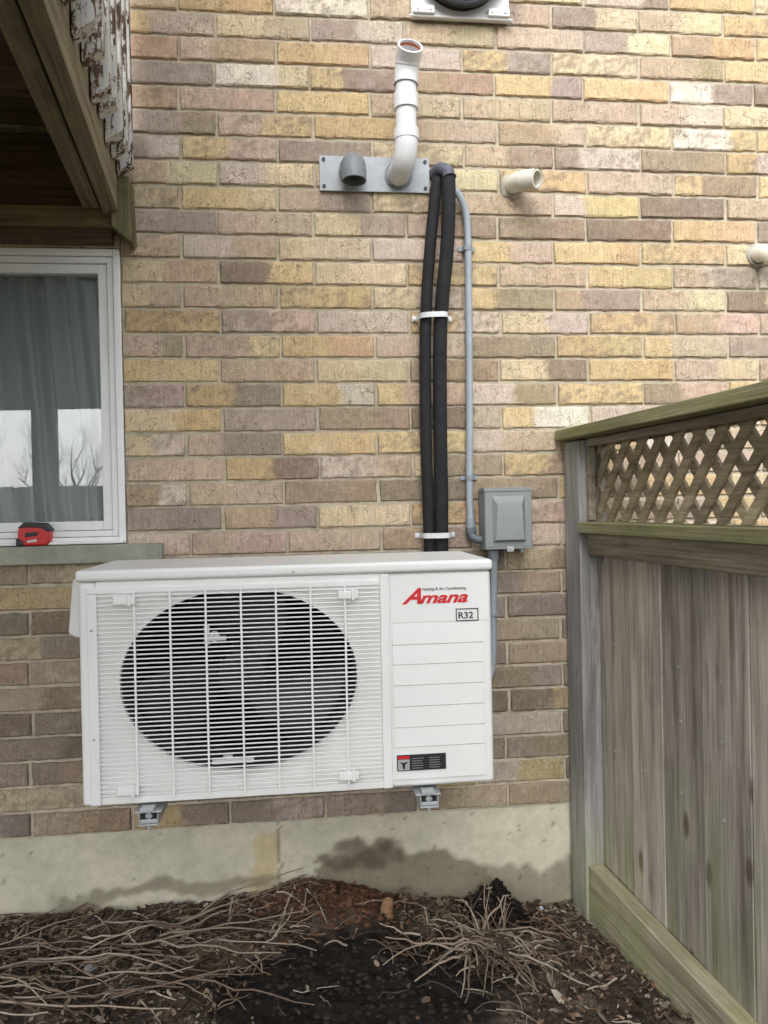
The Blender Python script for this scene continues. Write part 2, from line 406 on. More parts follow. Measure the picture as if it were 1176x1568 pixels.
mb=MB(); mb.box(3.45,3.59,-0.16,-0.02,-0.02,1.86); mb.box(3.45,3.59,-1.8,-1.66,-0.02,1.86); mb.build('deck_posts',Mbal,deck,0.004)

# ================= fence =================
fence=empty('wooden_fence',frame(0.797,0.0,math.radians(5.5)))
g1,g2=lin(194,186,174),lin(132,122,112)
Mfz=wood_mat('weathered_board',2,g1,g2,lowz=0.55)
Mfx=wood_mat('weathered_rail',0,lin(172,162,142),lin(118,107,92),moss=0.2,knots=0.4)
Mcap=wood_mat('mossy_rail',0,lin(164,160,124),lin(112,106,80),moss=0.6,knots=0.2)
Mpost=wood_mat('grey_post',2,lin(176,174,170),lin(126,123,118),lowz=0.3)
Mlat=wood_mat('lattice_wood',0,lin(182,168,142),lin(130,114,92),moss=0.3,knots=0.2)
L=3.4
mb=MB(); mb.box(0.004,0.094,-0.062,0.024,-0.05,1.268); mb.box(2.3,2.39,-0.055,0.033,-0.05,1.268); mb.build('posts',Mpost,fence,0.004)
mb=MB(); mb.box(-0.002,L,-0.085,0.045,1.272,1.302); mb.build('top_cap',Mcap,fence,0.003)
mb=MB(); mb.box(0.096,L,-0.040,-0.020,1.250,1.270); mb.box(0.096,L,0.006,0.024,1.250,1.270); mb.box(0.096,0.11,-0.040,-0.020,1.052,1.249)
mb.build('lattice_frame',Mfx,fence,0.002)
mb=MB(); zl,zh=1.050,1.262; w=0.0160
x=-0.3; h=(zh-zl)*0.85
while x<L+0.2:
    for sgn,ya,yb in ((1,-0.012,-0.004),(-1,-0.003,0.005)):
        pts=[(x-w,zl),(x+w,zl),(x+h*sgn+w,zh),(x+h*sgn-w,zh)]
        out=[]
        for i in range(4):
            p,q=pts[i],pts[(i+1)%4]
            if p[0]>=0.094: out.append(p)
            if (p[0]>=0.094)!=(q[0]>=0.094):
                tt=(0.094-p[0])/(q[0]-p[0]); out.append((0.094,p[1]+(q[1]-p[1])*tt))
        if len(out)>=3: mb.prism(out,ya,yb)
    x+=0.077
mb.build('lattice',Mlat,fence)
mb=MB(); mb.box(0.096,L,-0.070,0.03,1.018,1.048); mb.build('mid_cap',Mcap,fence,0.003)
mb=MB(); mb.box(0.096,L,-0.040,-0.016,0.958,1.016); mb.box(0.096,L,0.028,0.06,0.93,1.014); mb.build('mid_rail',Mfx,fence,0.002)
mb=MB(); m2=MB(); x=0.10
while x<L:
    ww=U(0.135,0.165); yy=U(-0.0035,0.0035)
    mb.box(x,x+ww-0.0025,-0.013+yy,0.006+yy,0.02,0.957)
    if rnd()<0.6:
        for z in (0.72,0.60,0.44): m2.sweep([(x+ww*.45,-0.0125+yy,z+.01),(x+ww*.45,-0.0165+yy,z+.01)],0.0035,8)
    x+=ww
mb.build('boards',Mfz,fence,0.002); m2.build('fence_screws',M_screw,fence)
mb=MB()
vs=[(0.096,-0.055,0.122),(L,-0.055,-0.02),(L,-0.055,-0.25),(0.096,-0.055,-0.10),(0.096,-0.015,0.125),(L,-0.015,-0.015),(L,-0.015,-0.25),(0.096,-0.015,-0.10)]
mb.add(vs,[(0,1,2,3),(7,6,5,4),(0,4,5,1),(3,2,6,7),(0,3,7,4),(1,5,6,2)])
mb.build('bottom_rail',wood_mat('bottom_rail_wood',0,lin(176,170,144),lin(120,112,90),moss=0.6,knots=0.0),fence,0.003)

# ================= heat pump unit =================
ac=empty('outdoor_air_conditioner_unit')
X0,X1,YF,YB,ZB,ZTp=-0.461,0.412,-0.450,-0.13,0.490,0.957
mb=MB()
mb.box(X0,-0.425,YF,YB,ZB,ZTp-0.001)
mb.box(0.176,X1,YF+0.004,YB,ZB,ZTp-0.001)
mb.build('cabinet_sides',M_white,ac,0.009,seg=4)
mb=MB(); mb.box(X0-0.004,X1+0.003,YF-0.007,YB+0.004,ZTp,0.981); mb.build('lid',M_white,ac,0.008,seg=4)
mb=MB(); mb.box(-0.426,0.177,YF+0.002,-0.42,0.925,ZTp-0.0005); mb.box(-0.426,0.177,YF+0.002,-0.42,ZB+0.001,0.507)
mb.box(0.166,0.1865,YF-0.003,-0.42,ZB+0.002,0.9555); mb.box(-0.444,-0.423,YF-0.003,-0.42,ZB+0.002,0.9305)
mb.box(-0.444,0.166,YF-0.0035,YF+0.002,0.9305,0.9445)
mb.build('front_frame',M_white,ac,0.003,seg=3)
mb=MB(); mb.box(-0.43,0.18,-0.42,YB,ZB+0.001,0.503); mb.box(-0.425,0.176,YB-0.012,YB,0.503,0.955); mb.build('base_and_back',M_panel,ac)
mb=MB(); cx,cz,ra,rb=-0.134,0.740,0.249,0.193; yp=-0.4425
x0,x1,z0,z1=-0.424,0.168,0.5,0.9375; n=128
angs=sorted([2*math.pi*i/n for i in range(n)]+[math.atan2(a-cz,b-cx)%(2*math.pi) for a in(z0,z1) for b in(x0,x1)])
n=len(angs); vs=[];fs=[]
for a in angs:
    c,s=math.cos(a),math.sin(a); tt=min(((x1-cx)/c if c>0 else (x0-cx)/c) if abs(c)>1e-6 else 9,((z1-cz)/s if s>0 else (z0-cz)/s) if abs(s)>1e-6 else 9)
    k=1/math.sqrt((c/ra)**2+(s/rb)**2); k3=min(k*1.13,tt*0.9993); k2=min(k*1.09,tt*0.999); k1=min(k*1.01,tt*0.9985)
    vs+=[(cx+c*tt,yp,cz+s*tt),(cx+c*k3,yp,cz+s*k3),(cx+c*k2,yp+0.005,cz+s*k2),(cx+c*k1,yp+0.003,cz+s*k1),(cx+c*k,yp+0.001,cz+s*k),(cx+c*k*0.995,yp+0.010,cz+s*k*0.995)]
for i in range(n):
    j=(i+1)%n
    for q in range(5): fs.append((i*6+q,j*6+q,j*6+q+1,i*6+q+1))
mb.add(vs,fs); mb.build('fan_panel',M_panel,ac,smooth=True)
mb=MB(); vs=[];fs=[]
for a in angs:
    c,s=math.cos(a),math.sin(a); k=1/math.sqrt((c/ra)**2+(s/rb)**2)
    vs+=[(cx+c*k*0.996,yp+0.0095,cz+s*k*0.996),(cx+c*k*0.985,yp+0.03,cz+s*k*0.985),(cx+c*k*0.99,yp+0.15,cz+s*k*0.99)]
for i in range(n):
    j=(i+1)%n
    for q in range(2): fs.append((i*3+q,j*3+q,j*3+q+1,i*3+q+1))
mb.add(vs,fs); mb.build('fan_shroud',simple('shroud_dark_grey',(0.05,0.052,0.055,1),0.6),ac,smooth=True)
t=NT('coil_fins'); v=t.coord((900,1,1)); t.base(t.ramp(t.noise(v,1,2),[(0.3,(0.003,0.003,0.004,1)),(0.7,(0.012,0.014,0.017,1))])); t.b.inputs['Roughness'].default_value=0.8; t.b.inputs['Specular IOR Level'].default_value=0.15
mb=MB(); mb.box(-0.42,0.17,-0.2,-0.17,0.505,0.95); mb.build('coil',t.m,ac)
mb=MB(); yf=-0.365; sq=rb/ra
for b in range(3):
    vs=[];fs=[];nr,na=12,14; a0=b*2*math.pi/3+0.6
    for i in range(nr+1):
        r=0.05+0.185*i/nr; sweep=0.55*(i/nr)
        for j in range(na+1):
            a=a0+sweep+ (j/na)*(1.25-0.2*i/nr)
            vs.append((cx+r*math.cos(a),yf+0.05*(j/na-0.5)-0.012*math.sin(math.pi*j/na),cz+r*math.sin(a)*sq))
    for i in range(nr):
        for j in range(na): fs.append((i*(na+1)+j,i*(na+1)+j+1,(i+1)*(na+1)+j+1,(i+1)*(na+1)+j))
    mb.add(vs,fs)
mb.sweep([(cx,yf-0.03,cz),(cx,yf-0.028,cz),(cx,yf+0.03,cz)],[0.03,0.05,0.055],32)
fan=mb.build('fan_blades',simple('dark_fan_plastic',(0.022,0.025,0.030,1),0.4,0,0.2,20,0.03,0.35),ac,smooth=True)
md=fan.modifiers.new('s','SOLIDIFY'); md.thickness=0.003
mb=MB(); mb.box(-0.212,-0.200,-0.41,-0.40,0.81,0.855); mb.box(-0.21,-0.165,-0.412,-0.402,0.818,0.828); mb.box(-0.198,-0.11,-0.43,-0.415,0.557,0.568); mb.box(-0.175,-0.155,-0.432,-0.415,0.5685,0.576)
mb.sweep([(-0.19,-0.413,0.828),(-0.19,-0.405,0.828)],0.012,12)
mb.build('motor_bracket',M_white,ac,0.002)
mb=MB(); z=0.5105
while z<0.930:
    mb.box(-0.4225,0.1655,-0.4545,-0.4515,z,z+0.0029); z+=0.0094
mb.build('grille_horizontal_bars',M_wire,ac,0.0008,seg=1)
mb=MB()
for x in [-0.3475,-0.2745,-0.2015,-0.1285,-0.0555,0.0175,0.0905]:
    mb.box(x-0.0022,x+0.0022,-0.4585,-0.4548,0.505,0.932)
mb.build('grille_vertical_bars',M_wire,ac,0.0008,seg=1)
mb=MB()
for (x,z) in [(-0.366,0.917),(0.098,0.914),(-0.366,0.522),(0.092,0.527)]:
    mb.box(x-0.022,x+0.022,-0.463,-0.4465,z-0.009,z+0.009); mb.box(x+0.006,x+0.014,-0.467,-0.45,z-0.012,z+0.012)
mb.build('grille_clips',M_white,ac,0.002)
mb=MB(); zs=[0.846,0.80,0.757,0.712,0.666,0.621,0.578,0.508]
mb.prism([(0.19,0.848),(0.405,0.848),(0.405,0.95),(0.19,0.95)],-0.4485,-0.44)
for i in range(len(zs)-1):
    a,b=zs[i],zs[i+1]; y0=-0.4484;y1=-0.4502
    vs=[(0.192,y0,a-0.0005),(0.392,y0,a-0.0005),(0.392,y1,b+0.0005),(0.192,y1,b+0.0005),(0.192,-0.44,a-0.0005),(0.392,-0.44,a-0.0005),(0.392,-0.44,b+0.0005),(0.192,-0.44,b+0.0005)]
    mb.add(vs,[(0,1,2,3),(7,6,5,4),(0,4,5,1),(3,2,6,7),(0,3,7,4),(1,5,6,2)])
mb.build('service_panel',M_white,ac,0.0004,seg=1)
text('A','brand_initial',0.217,-0.4495,0.889,0.047,M_red,ac,0.45,1.2,0.0012)
text('mana','brand_lettering',0.252,-0.4495,0.889,0.0345,M_red,ac,0.35,1.42,0.0010)
text('Heating & Air Conditioning','sub_lettering',0.258,-0.4495,0.9165,0.0090,M_ink,ac,0,0.98,0.0)
text('R32','refrigerant_mark',0.3365,-0.4495,0.8530,0.0195,M_ink,ac,0,1.1,0.0003)
mb=MB()
for a in [(0.332,0.382,0.8725,0.8745),(0.332,0.382,0.8470,0.849),(0.332,0.334,0.8491,0.8724),(0.380,0.382,0.8491,0.8724)]:
    mb.box(a[0],a[1],-0.4498,-0.4484,a[2],a[3])
mb.box(0.196,0.303,-0.4530,-0.4500,0.528,0.562)
mb.build('printed_labels',M_ink,ac)
mb=MB(); mb.box(0.198,0.223,-0.4536,-0.452,0.530,0.553)
for k in range(5):
    for q in (0.228,0.266): mb.box(q,q+U(.022,.03),-0.4535,-0.452,0.533+k*0.0052,0.5338+k*0.0052)
mb.build('label_text_lines',simple('label_white',(0.4,0.4,0.4,1),0.5),ac)
mb=MB(); mb.box(0.198,0.223,-0.4537,-0.452,0.5545,0.5605); mb.build('label_red_header',M_red,ac)
mb=MB(); mb.prism([(0.201,0.548),(0.207,0.543),(0.208,0.534),(0.213,0.531),(0.213,0.541),(0.221,0.549),(0.211,0.546)],-0.4541,-0.453); mb.build('label_bird',M_ink,ac)
mb=MB(); mb.add([(-0.459,-0.43,0.963),(-0.480,-0.42,0.960),(-0.494,-0.41,0.845),(-0.478,-0.42,0.838),(-0.459,-0.43,0.836),
 (-0.459,-0.25,0.963),(-0.480,-0.26,0.960),(-0.494,-0.27,0.845),(-0.478,-0.26,0.838),(-0.459,-0.25,0.836)],[(0,1,2,3,4),(9,8,7,6,5),(0,5,6,1),(1,6,7,2),(2,7,8,3),(3,8,9,4),(4,9,5,0)])
mb.build('side_handle_cover',M_white,ac,0.006,seg=3)
mb=MB()
for p in [(-0.018,-0.4575,0.966),(-0.434,-0.4535,0.856),(-0.434,-0.4535,0.63)]:
    mb.sweep([p,(p[0],p[1]-0.002,p[2])],0.0028,12)
mb.build('cabinet_screws',M_screw,ac)
br=MB()
for x in (-0.325,0.262):
    br.box(x-0.020,x+0.020,-0.472,-0.0,0.452,0.455); br.box(x-0.020,x-0.0175,-0.470,-0.0,0.455,0.476); br.box(x+0.0175,x+0.020,-0.470,-0.0,0.455,0.476)
    br.box(x-0.020,x-0.0175,-0.03,-0.003,0.476,0.94); br.box(x+0.0175,x+0.020,-0.03,-0.003,0.476,0.94); br.box(x-0.0174,x+0.0174,-0.005,-0.002,0.456,0.94)
    br.box(x-0.028,x+0.026,-0.466,-0.41,0.4765,0.480); br.box(x-0.016,x+0.012,-0.474,-0.45,0.4805,0.4885)
    br.box(x-0.0172,x+0.0172,-0.468,-0.4665,0.456,0.464)
    br.sweep([(x,-0.462,0.440),(x,-0.462,0.486)],0.004,10); br.sweep([(x,-0.462,0.466),(x,-0.462,0.474)],0.008,6)
bk=empty('wall_bracket'); br.build('bracket_arms',M_galv,bk,0.0006,seg=1)

# ================= vents etc =================
vp=empty('vent_pipe_plate')
mb=MB(); mb.box(0.071,0.372,-0.009,-0.004,1.957,2.052); mb.build('metal_plate',simple('plate_metal',lin(156,160,163),0.5,0.3,0.15,25,0.1),vp,0.001)
mb=MB()
for x in (0.083,0.360):
    for z in (1.969,2.041): mb.sweep([(x,-0.009,z),(x,-0.012,z)],0.005,10)
mb.build('plate_screws',M_ink,vp)
arc=catmull
mb=MB(); p=arc([(0.160,-0.0,2.012),(0.160,-0.03,2.013),(0.160,-0.052,2.006),(0.160,-0.062,1.985),(0.160,-0.064,1.962)],6); mb.pipe(p,0.033,0.004)
mb.sweep([(0.160,-0.009,2.012),(0.160,-0.02,2.012)],0.037,28)
mb.build('grey_elbow',M_gpvc,vp,smooth=True)
mb=MB()
p=arc([(0.286,-0.0,2.003),(0.286,-0.035,2.000),(0.292,-0.075,2.008),(0.297,-0.090,2.045),(0.298,-0.090,2.09)],6); mb.sweep(p,0.0305,28)
mb.sweep([(0.298,-0.090,2.06),(0.298,-0.090,2.088)],0.0335,28)
mb.sweep([(0.298,-0.090,2.09),(0.300,-0.092,2.24)],0.0275,28)
mb.sweep([(0.299,-0.091,2.140),(0.299,-0.0915,2.180)],0.0325,28)
p=arc([(0.300,-0.092,2.205),(0.3015,-0.094,2.235),(0.304,-0.106,2.262),(0.307,-0.135,2.282)],6); mb.sweep(p[:-2],0.0318,28,caps=False); mb.pipe(p[-9:],0.0335,0.005)
mb.build('white_riser',M_pvc,vp,smooth=True)
mb=MB(); mb.sweep([(0.286,-0.009,2.002),(0.286,-0.014,2.002)],0.038,28); mb.build('rubber_collar',M_gpvc,vp,smooth=True)
mb=MB(); q=p[-1]; T=(p[-1]-p[-2]).normalized(); mb.sweep([q-T*0.006,q-T*0.013],0.0284,28,caps=False); mb.build('primer_stain',simple('orange_primer',lin(200,106,60),0.5),vp,smooth=True)
def stub(name,pts,r,mat,ringc):
    e=empty(name); m=MB(); pp=arc(pts,6); m.pipe(pp,r,0.0045); m.sweep([pp[-8],pp[-1]],r+0.0022,28,caps=False); m.build('pipe',mat,e,smooth=True)
    m=MB(); vs=[];fs=[];nn=30; sd=rnd()*9
    for i in range(nn):
        a=2*math.pi*i/nn; k=1.35+0.45*N(math.cos(a)*1.8,math.sin(a)*1.8,sd)
        for rr,yy in ((r*1.02,-0.010),(r*1.15,-0.008),(r*k,-0.0025),(r*k*1.03,0.006)):
            vs.append((ringc[0]+rr*math.cos(a),yy,ringc[2]+rr*math.sin(a)))
    for i in range(nn):
        j=(i+1)%nn
        for q in range(3): fs.append((i*4+q,j*4+q,j*4+q+1,i*4+q+1))
    m.add(vs,fs); m.build('caulk_ring',simple('caulk',lin(176,172,160),0.9,0,0.3,40,0.6),e,smooth=True)
stub('pvc_drain_pipe',[(0.606,0.02,1.985),(0.607,-0.025,1.983),(0.622,-0.065,1.974),(0.648,-0.095,1.966)],0.025,M_cream,(0.606,0,1.983))
stub('pvc_drain_pipe',[(1.325,0.02,1.805),(1.326,-0.03,1.80),(1.335,-0.06,1.785),(1.352,-0.09,1.765)],0.025,M_cream,(1.325,0,1.80))
lv=empty('louvred_wall_vent')
mb=MB(); mb.box(0.330,0.602,-0.020,-0.002,2.432,2.72); mb.box(0.322,0.610,-0.026,-0.0205,2.428,2.434); mb.box(0.332,0.392,-0.034,-0.0205,2.4345,2.456); mb.box(0.540,0.600,-0.034,-0.0205,2.4345,2.456)
mb.build('vent_flange',M_vinyl,lv,0.003)
mb=MB()
for x in (0.345,0.380,0.552,0.588): mb.sweep([(x,-0.034,2.445),(x,-0.037,2.445)],0.004,10)
mb.build('vent_screws',M_screw,lv)
mb=MB(); mb.sweep([(0.466,-0.021,2.565),(0.466,-0.05,2.565)],0.115,40); mb.build('dark_opening',M_dark,lv)
mb=MB()
mb.sweep([(0.466+0.118*math.cos(a),-0.055,2.565+0.118*math.sin(a)) for a in [2*math.pi*j/40 for j in range(41)]],0.008,8)
for i in range(1,6): mb.box(0.37,0.562,-0.07,-0.05,2.455+i*0.036,2.458+i*0.036)
mb.build('louvres',M_black,lv)

ls=empty('refrigerant_line_set')
def wob(pts,amp=0.0012,k=14):
    p=catmull(pts,k); return [q+Vector((amp*N(q.z*9,1),amp*N(q.z*9,2),0)) for q in p]
mb=MB(); mb.sweep(wob([(0.395,0.01,1.992),(0.391,-0.02,1.985),(0.384,-0.032,1.95),(0.366,-0.030,1.80),(0.351,-0.026,1.615),(0.3455,-0.028,1.45),(0.344,-0.030,1.25),(0.347,-0.028,1.10),(0.350,-0.026,0.95),(0.352,-0.05,0.85)]),0.0158,18)
mb.sweep(wob([(0.412,0.01,2.01),(0.415,-0.03,2.005),(0.417,-0.050,1.96),(0.410,-0.046,1.80),(0.391,-0.036,1.615),(0.385,-0.034,1.45),(0.382,-0.036,1.25),(0.382,-0.034,1.10),(0.380,-0.03,0.95),(0.382,-0.05,0.85)]),0.0188,18)
mb.build('insulated_tubes',M_foam,ls,smooth=True)
mb=MB(); mb.sweep(catmull([(0.385,0.0,2.010),(0.398,-0.03,2.014),(0.415,-0.047,2.000),(0.418,-0.052,1.982)],6),[0.017]*18+[0.0195],16); mb.build('tape_wrap',simple('grey_tape',lin(96,96,110),0.6,0,0.3,60,0.5),ls,smooth=True)
M_strap=simple('strap_metal',lin(215,217,218),0.4,0.1,0.1,45,0.05)
mb=MB()
for z,dx in ((1.613,0.0),(1.019,-0.004)):
    pts=[(0.316+dx,-0.003,z),(0.328+dx,-0.008,z),(0.336+dx,-0.045,z),(0.370+dx,-0.058,z),(0.404+dx,-0.056,z),(0.414+dx,-0.01,z),(0.427+dx,-0.003,z)]
    cp=catmull(pts,5)
    for i in range(len(cp)-1):
        a,b=cp[i],cp[i+1]
        mb.add([(a.x,a.y,z-.007),(b.x,b.y,z-.007),(b.x,b.y,z+.007),(a.x,a.y,z+.007),(a.x,a.y-.0015,z-.007),(b.x,b.y-.0015,z-.007),(b.x,b.y-.0015,z+.007),(a.x,a.y-.0015,z+.007)],[(0,1,2,3),(7,6,5,4),(0,4,5,1),(3,2,6,7)])
    for x in (0.322+dx,0.421+dx): mb.sweep([(x,-0.004,z),(x,-0.010,z)],0.004,8)
mb.build('pipe_straps',M_strap,ls)
cd_=empty('electrical_conduit')
mb=MB(); r=0.0098
mb.sweep(catmull([(0.425,-0.03,1.955),(0.445,-0.028,1.95),(0.468,-0.020,1.905),(0.474,-0.016,1.84),(0.4735,-0.014,1.7),(0.470,-0.014,1.4),(0.465,-0.014,1.15),(0.4655,-0.016,1.06)],8),r,16)
mb.sweep(catmull([(0.524,-0.035,0.965),(0.525,-0.030,0.93),(0.526,-0.02,0.88),(0.524,-0.015,0.78),(0.520,-0.014,0.66),(0.505,-0.02,0.62),(0.48,-0.03,0.60)],8),r,16)
mb.build('conduit_tube',M_cond,cd_,smooth=True)
mb=MB()
mb.sweep([(0.4655,-0.016,1.062),(0.4655,-0.018,1.030)],0.0135,16)
mb.sweep([(0.524,-0.034,0.975),(0.524,-0.033,0.950)],0.0145,8)
mb.sweep([(0.526,-0.016,0.800),(0.526,-0.016,0.792)],0.0135,16)
for z in (1.805,1.175):
    xx=0.4725 if z>1.5 else 0.466
    mb.sweep([(xx,-0.014,z-0.006),(xx,-0.014,z+0.006)],0.0128,16)
    mb.box(xx-0.024,xx+0.022,-0.008,-0.003,z-0.006,z+0.006)
mb.build('fittings',simple('fitting_grey',lin(138,146,152),0.45),cd_,smooth=True)
mb=MB(); mb.sweep(catmull([(0.4655,-0.018,1.035),(0.468,-0.022,1.015),(0.480,-0.03,1.005),(0.494,-0.035,1.004)],6),0.0115,14); mb.sweep([(0.4655,-0.017,1.036),(0.4665,-0.019,1.022)],0.0155,8); mb.build('flex_elbow',simple('dark_fitting',lin(96,104,110),0.5),cd_,smooth=True)
db=empty('electrical_disconnect_box')
mb=MB(); mb.box(0.492,0.622,-0.075,-0.002,0.978,1.142); mb.build('box_body',M_box,db,0.002)
mb=MB(); mb.box(0.490,0.624,-0.0775,-0.03,1.134,1.1445)
vs=[(0.4945,-0.0765,0.985),(0.6195,-0.0765,0.985),(0.6195,-0.0765,1.132),(0.4945,-0.0765,1.132),(0.4945,-0.070,0.985),(0.6195,-0.070,0.985),(0.6195,-0.070,1.132),(0.4945,-0.070,1.132)]
mb.add(vs,[(0,1,2,3),(7,6,5,4),(0,4,5,1),(3,2,6,7),(0,3,7,4),(1,5,6,2)])
A=[(0.512,0.998),(0.602,0.998),(0.602,1.122),(0.512,1.122)]; B=[(0.518,1.004),(0.596,1.004),(0.590,1.098),(0.524,1.098)]
vs=[(x,-0.0765,z) for x,z in A]+[(x,-0.090,z) for x,z in B]
mb.add(vs,[(4,5,6,7),(0,1,5,4),(1,2,6,5),(2,3,7,6),(3,0,4,7)])
mb.build('box_cover',M_box,db,0.001)
mb=MB(); mb.box(0.55,0.568,-0.081,-0.0775,0.972,0.986); mb.sweep([(0.559,-0.081,0.979),(0.559,-0.084,0.979)],0.004,10); mb.sweep([(0.60,-0.05,0.978),(0.60,-0.05,0.968)],0.007,8); mb.build('box_latch',M_galv,db,0.0005)

tm=empty('tape_measure')
mb=MB(); tx,tz,ty=-0.726,1.018,-0.012
body=[(tx,tz),(tx+0.074,tz),(tx+0.080,tz+0.01),(tx+0.080,tz+0.036),(tx+0.066,tz+0.056),(tx+0.016,tz+0.058),(tx+0.002,tz+0.044)]
mb.prism(body,ty-0.016,ty+0.02); mb.build('case',simple('red_plastic',(0.55,0.015,0.015,1),0.35,0,0.1,30,0.02),tm,0.005,seg=3)
mb=MB(); mb.prism([(tx+0.002,tz+0.046),(tx+0.018,tz+0.0605),(tx+0.068,tz+0.0585),(tx+0.084,tz+0.038),(tx+0.074,tz+0.036),(tx+0.060,tz+0.046),(tx+0.022,tz+0.048)],ty-0.019,ty+0.022)
mb.prism([(tx-0.002,tz+0.001),(tx+0.02,tz+0.001),(tx+0.012,tz+0.016),(tx-0.002,tz+0.020)],ty-0.019,ty+0.022)
mb.prism([(tx+0.020,tz+0.022),(tx+0.052,tz+0.026),(tx+0.052,tz+0.036),(tx+0.020,tz+0.034)],ty-0.0175,ty)
mb.build('grip',M_black,tm,0.002)
mb=MB(); mb.prism([(tx+0.024,tz+0.008),(tx+0.05,tz+0.01),(tx+0.048,tz+0.017),(tx+0.026,tz+0.014)],ty-0.0175,ty); mb.build('case_print',simple('print_white',(0.6,0.55,0.5,1),0.5),tm)

# ================= ground =================
def H(x,y):
    if abs(x)>1.6 or y<-1.5 or y>0.06: return 0.0
    f=sm(1.6,1.2,abs(x))*sm(-1.5,-1.1,y)
    h=0.035*sm(0.45,-0.05,x)*math.exp(-((y)/0.16)**2)+0.01
    h-=0.04*sm(0.35,0.7,x)*math.exp(-((y)/0.5)**2)
    h+=0.045*math.exp(-((x-0.03)/0.16)**2-((y+0.02)/0.10)**2)
    h+=0.09*math.exp(-((x-0.50)/0.06)**2-((y+0.08)/0.06)**2)*(1+0.5*N(x*40,y*40,7))
    h+=0.014*N(x*7,y*7,1)+0.010*N(x*22,y*22,2)+0.008*N(x*60,y*60,3)+0.004*N(x*130,y*130,4)
    return h*f
fx=[-1.7+0.008*i for i in range(int(3.4/0.008)+1)]; fy=[-1.6+0.008*i for i in range(int(1.63/0.008)+1)]
xs=[-250,-100,-40,-15,-6,-3,-2]+fx+[2,3,6,15,40,100,250]; ys=[-250,-100,-40,-15,-6,-3,-2]+fy+[0.05,0.2,1,10,60,250]
soil=lin(88,77,68); blk=lin(44,38,35); redd=lin(116,80,60); grey=lin(136,123,108); lawn=lin(92,90,62)
vs=[];cs=[];fs=[]
for y in ys:
    for x in xs:
        vs.append((x,y,H(x,y)))
        if abs(x)>1.8 or y<-1.7: c=mixc(lawn,grey,0.3)
        else:
            a=N(x*8,y*8,11)*.6+N(x*30,y*30,12)*.4
            c=mixc(soil,grey,sm(-0.1,0.5,a))
            d=((x-0.12)/0.34)**2+((y+0.38)/0.24)**2+a*0.8; c=mixc(c,blk,0.95*sm(1.3,0.6,d))
            d=((x-0.03)/0.22)**2+((y+0.03)/0.10)**2+a; c=mixc(c,redd,0.7*sm(1.1,0.3,d))
            d=((x-0.50)/0.10)**2+((y+0.08)/0.10)**2+a*.5; c=mixc(c,lin(26,22,20),0.97*sm(1.2,0.8,d))
            k=1+0.5*N(x*95,y*95,14); c=(c[0]*k,c[1]*k,c[2]*k,1)
        cs.append(c)
nx=len(xs)
for j in range(len(ys)-1):
    for i in range(nx-1): fs.append((j*nx+i,j*nx+i+1,(j+1)*nx+i+1,(j+1)*nx+i))
mb=MB(); mb.add(vs,fs,cs); mb.build('ground',attr_mat('garden_soil',0.97,110,0.6,260,1.0,0.008),None,smooth=True)

mb=MB()
tans=[lin(*c) for c in [(170,152,134),(144,126,110),(120,102,88),(192,178,160),(100,84,70),(132,110,94),(84,72,62)]]
def twig(x,y,ang,Ln,r,lift=0.0,arch=0.0,col=None,curl=1.2):
    n=5 if Ln<0.12 else 8; pts=[];a=ang;px,py=x,y; tilt=U(-0.02,0.03)*Ln/0.1
    cur=U(-curl,curl)
    for i in range(n+1):
        u=i/n
        if py>-0.004: py=-0.004
        z=H(px,py)+r+lift+arch*math.sin(math.pi*u)+tilt*(u-0.3)*0.5
        z=max(z,H(px,py)+r*0.4)
        pts.append((px,py,z)); a+=cur/n*0.5+U(-.2,.2)*min(1,curl); px+=math.cos(a)*Ln/n; py+=math.sin(a)*Ln/n
    c=col or random.choice(tans); k=U(0.45,1.0); c=(c[0]*k,c[1]*k,c[2]*k,1)
    mb.sweep(pts,[r*(1-0.55*i/n) for i in range(n+1)],5,True,c)
    return pts
def bare(x,y): return ((x-0.12)/0.32)**2+((y+0.42)/0.27)**2<1
def pile(x,y): return ((x-0.50)/0.075)**2+((y+0.08)/0.08)**2<1
for i in range(640):
    x=U(-1.05,0.0); y=-0.01-abs(random.gauss(0,0.2))
    if bare(x,y) and rnd()<.9: continue
    twig(x,y,random.gauss(0.0,0.8),U(0.02,0.11),U(0.0009,0.0032),U(0,0.012))
for i in range(55):
    x=U(-1.05,-0.3); y=U(-0.34,-0.05); twig(x,y,random.gauss(-0.1,0.3),U(0.18,0.42),U(0.0018,0.0036),U(0.004,0.018),U(0,0.012),tans[random.choice([0,1,3,2])],0.6)
for i in range(280):
    a=U(0,2*math.pi); R=abs(random.gauss(0,0.15)); x=0.45+R*math.cos(a); y=-0.25+R*math.sin(a)*0.7
    if y>-0.01 or pile(x,y): continue
    twig(x,y,U(0,6.28),U(0.03,0.13),U(0.0009,0.003),U(0,0.022),U(0,0.02))
for i in range(30):
    a=U(0,2*math.pi); twig(0.43+U(-.06,.06),-0.25+U(-.05,.05),a,U(0.10,0.22),U(0.002,0.0038),0.016,U(0.0,0.03),tans[random.choice([0,3,0,1])])
for i in range(700):
    x=U(-1.2,1.1); y=-0.01-U(0,0.95)**1.2
    if (bare(x,y) and rnd()<.85) or pile(x,y): continue
    twig(x,y,U(0,6.28),U(0.012,0.08),U(0.0007,0.0024),U(0,0.008))
twig(0.245,-0.05,1.2,0.10,0.0035,0.02,0.0,tans[0])
mb.build('twig_litter',attr_mat('dead_twigs',0.85,150,0.4,300,0.4,0.001),None,smooth=True)
mb=MB(); lc=[lin(*c) for c in [(136,112,90),(116,92,76),(158,136,114),(92,75,62),(148,136,120),(66,56,48),(172,162,146)]]
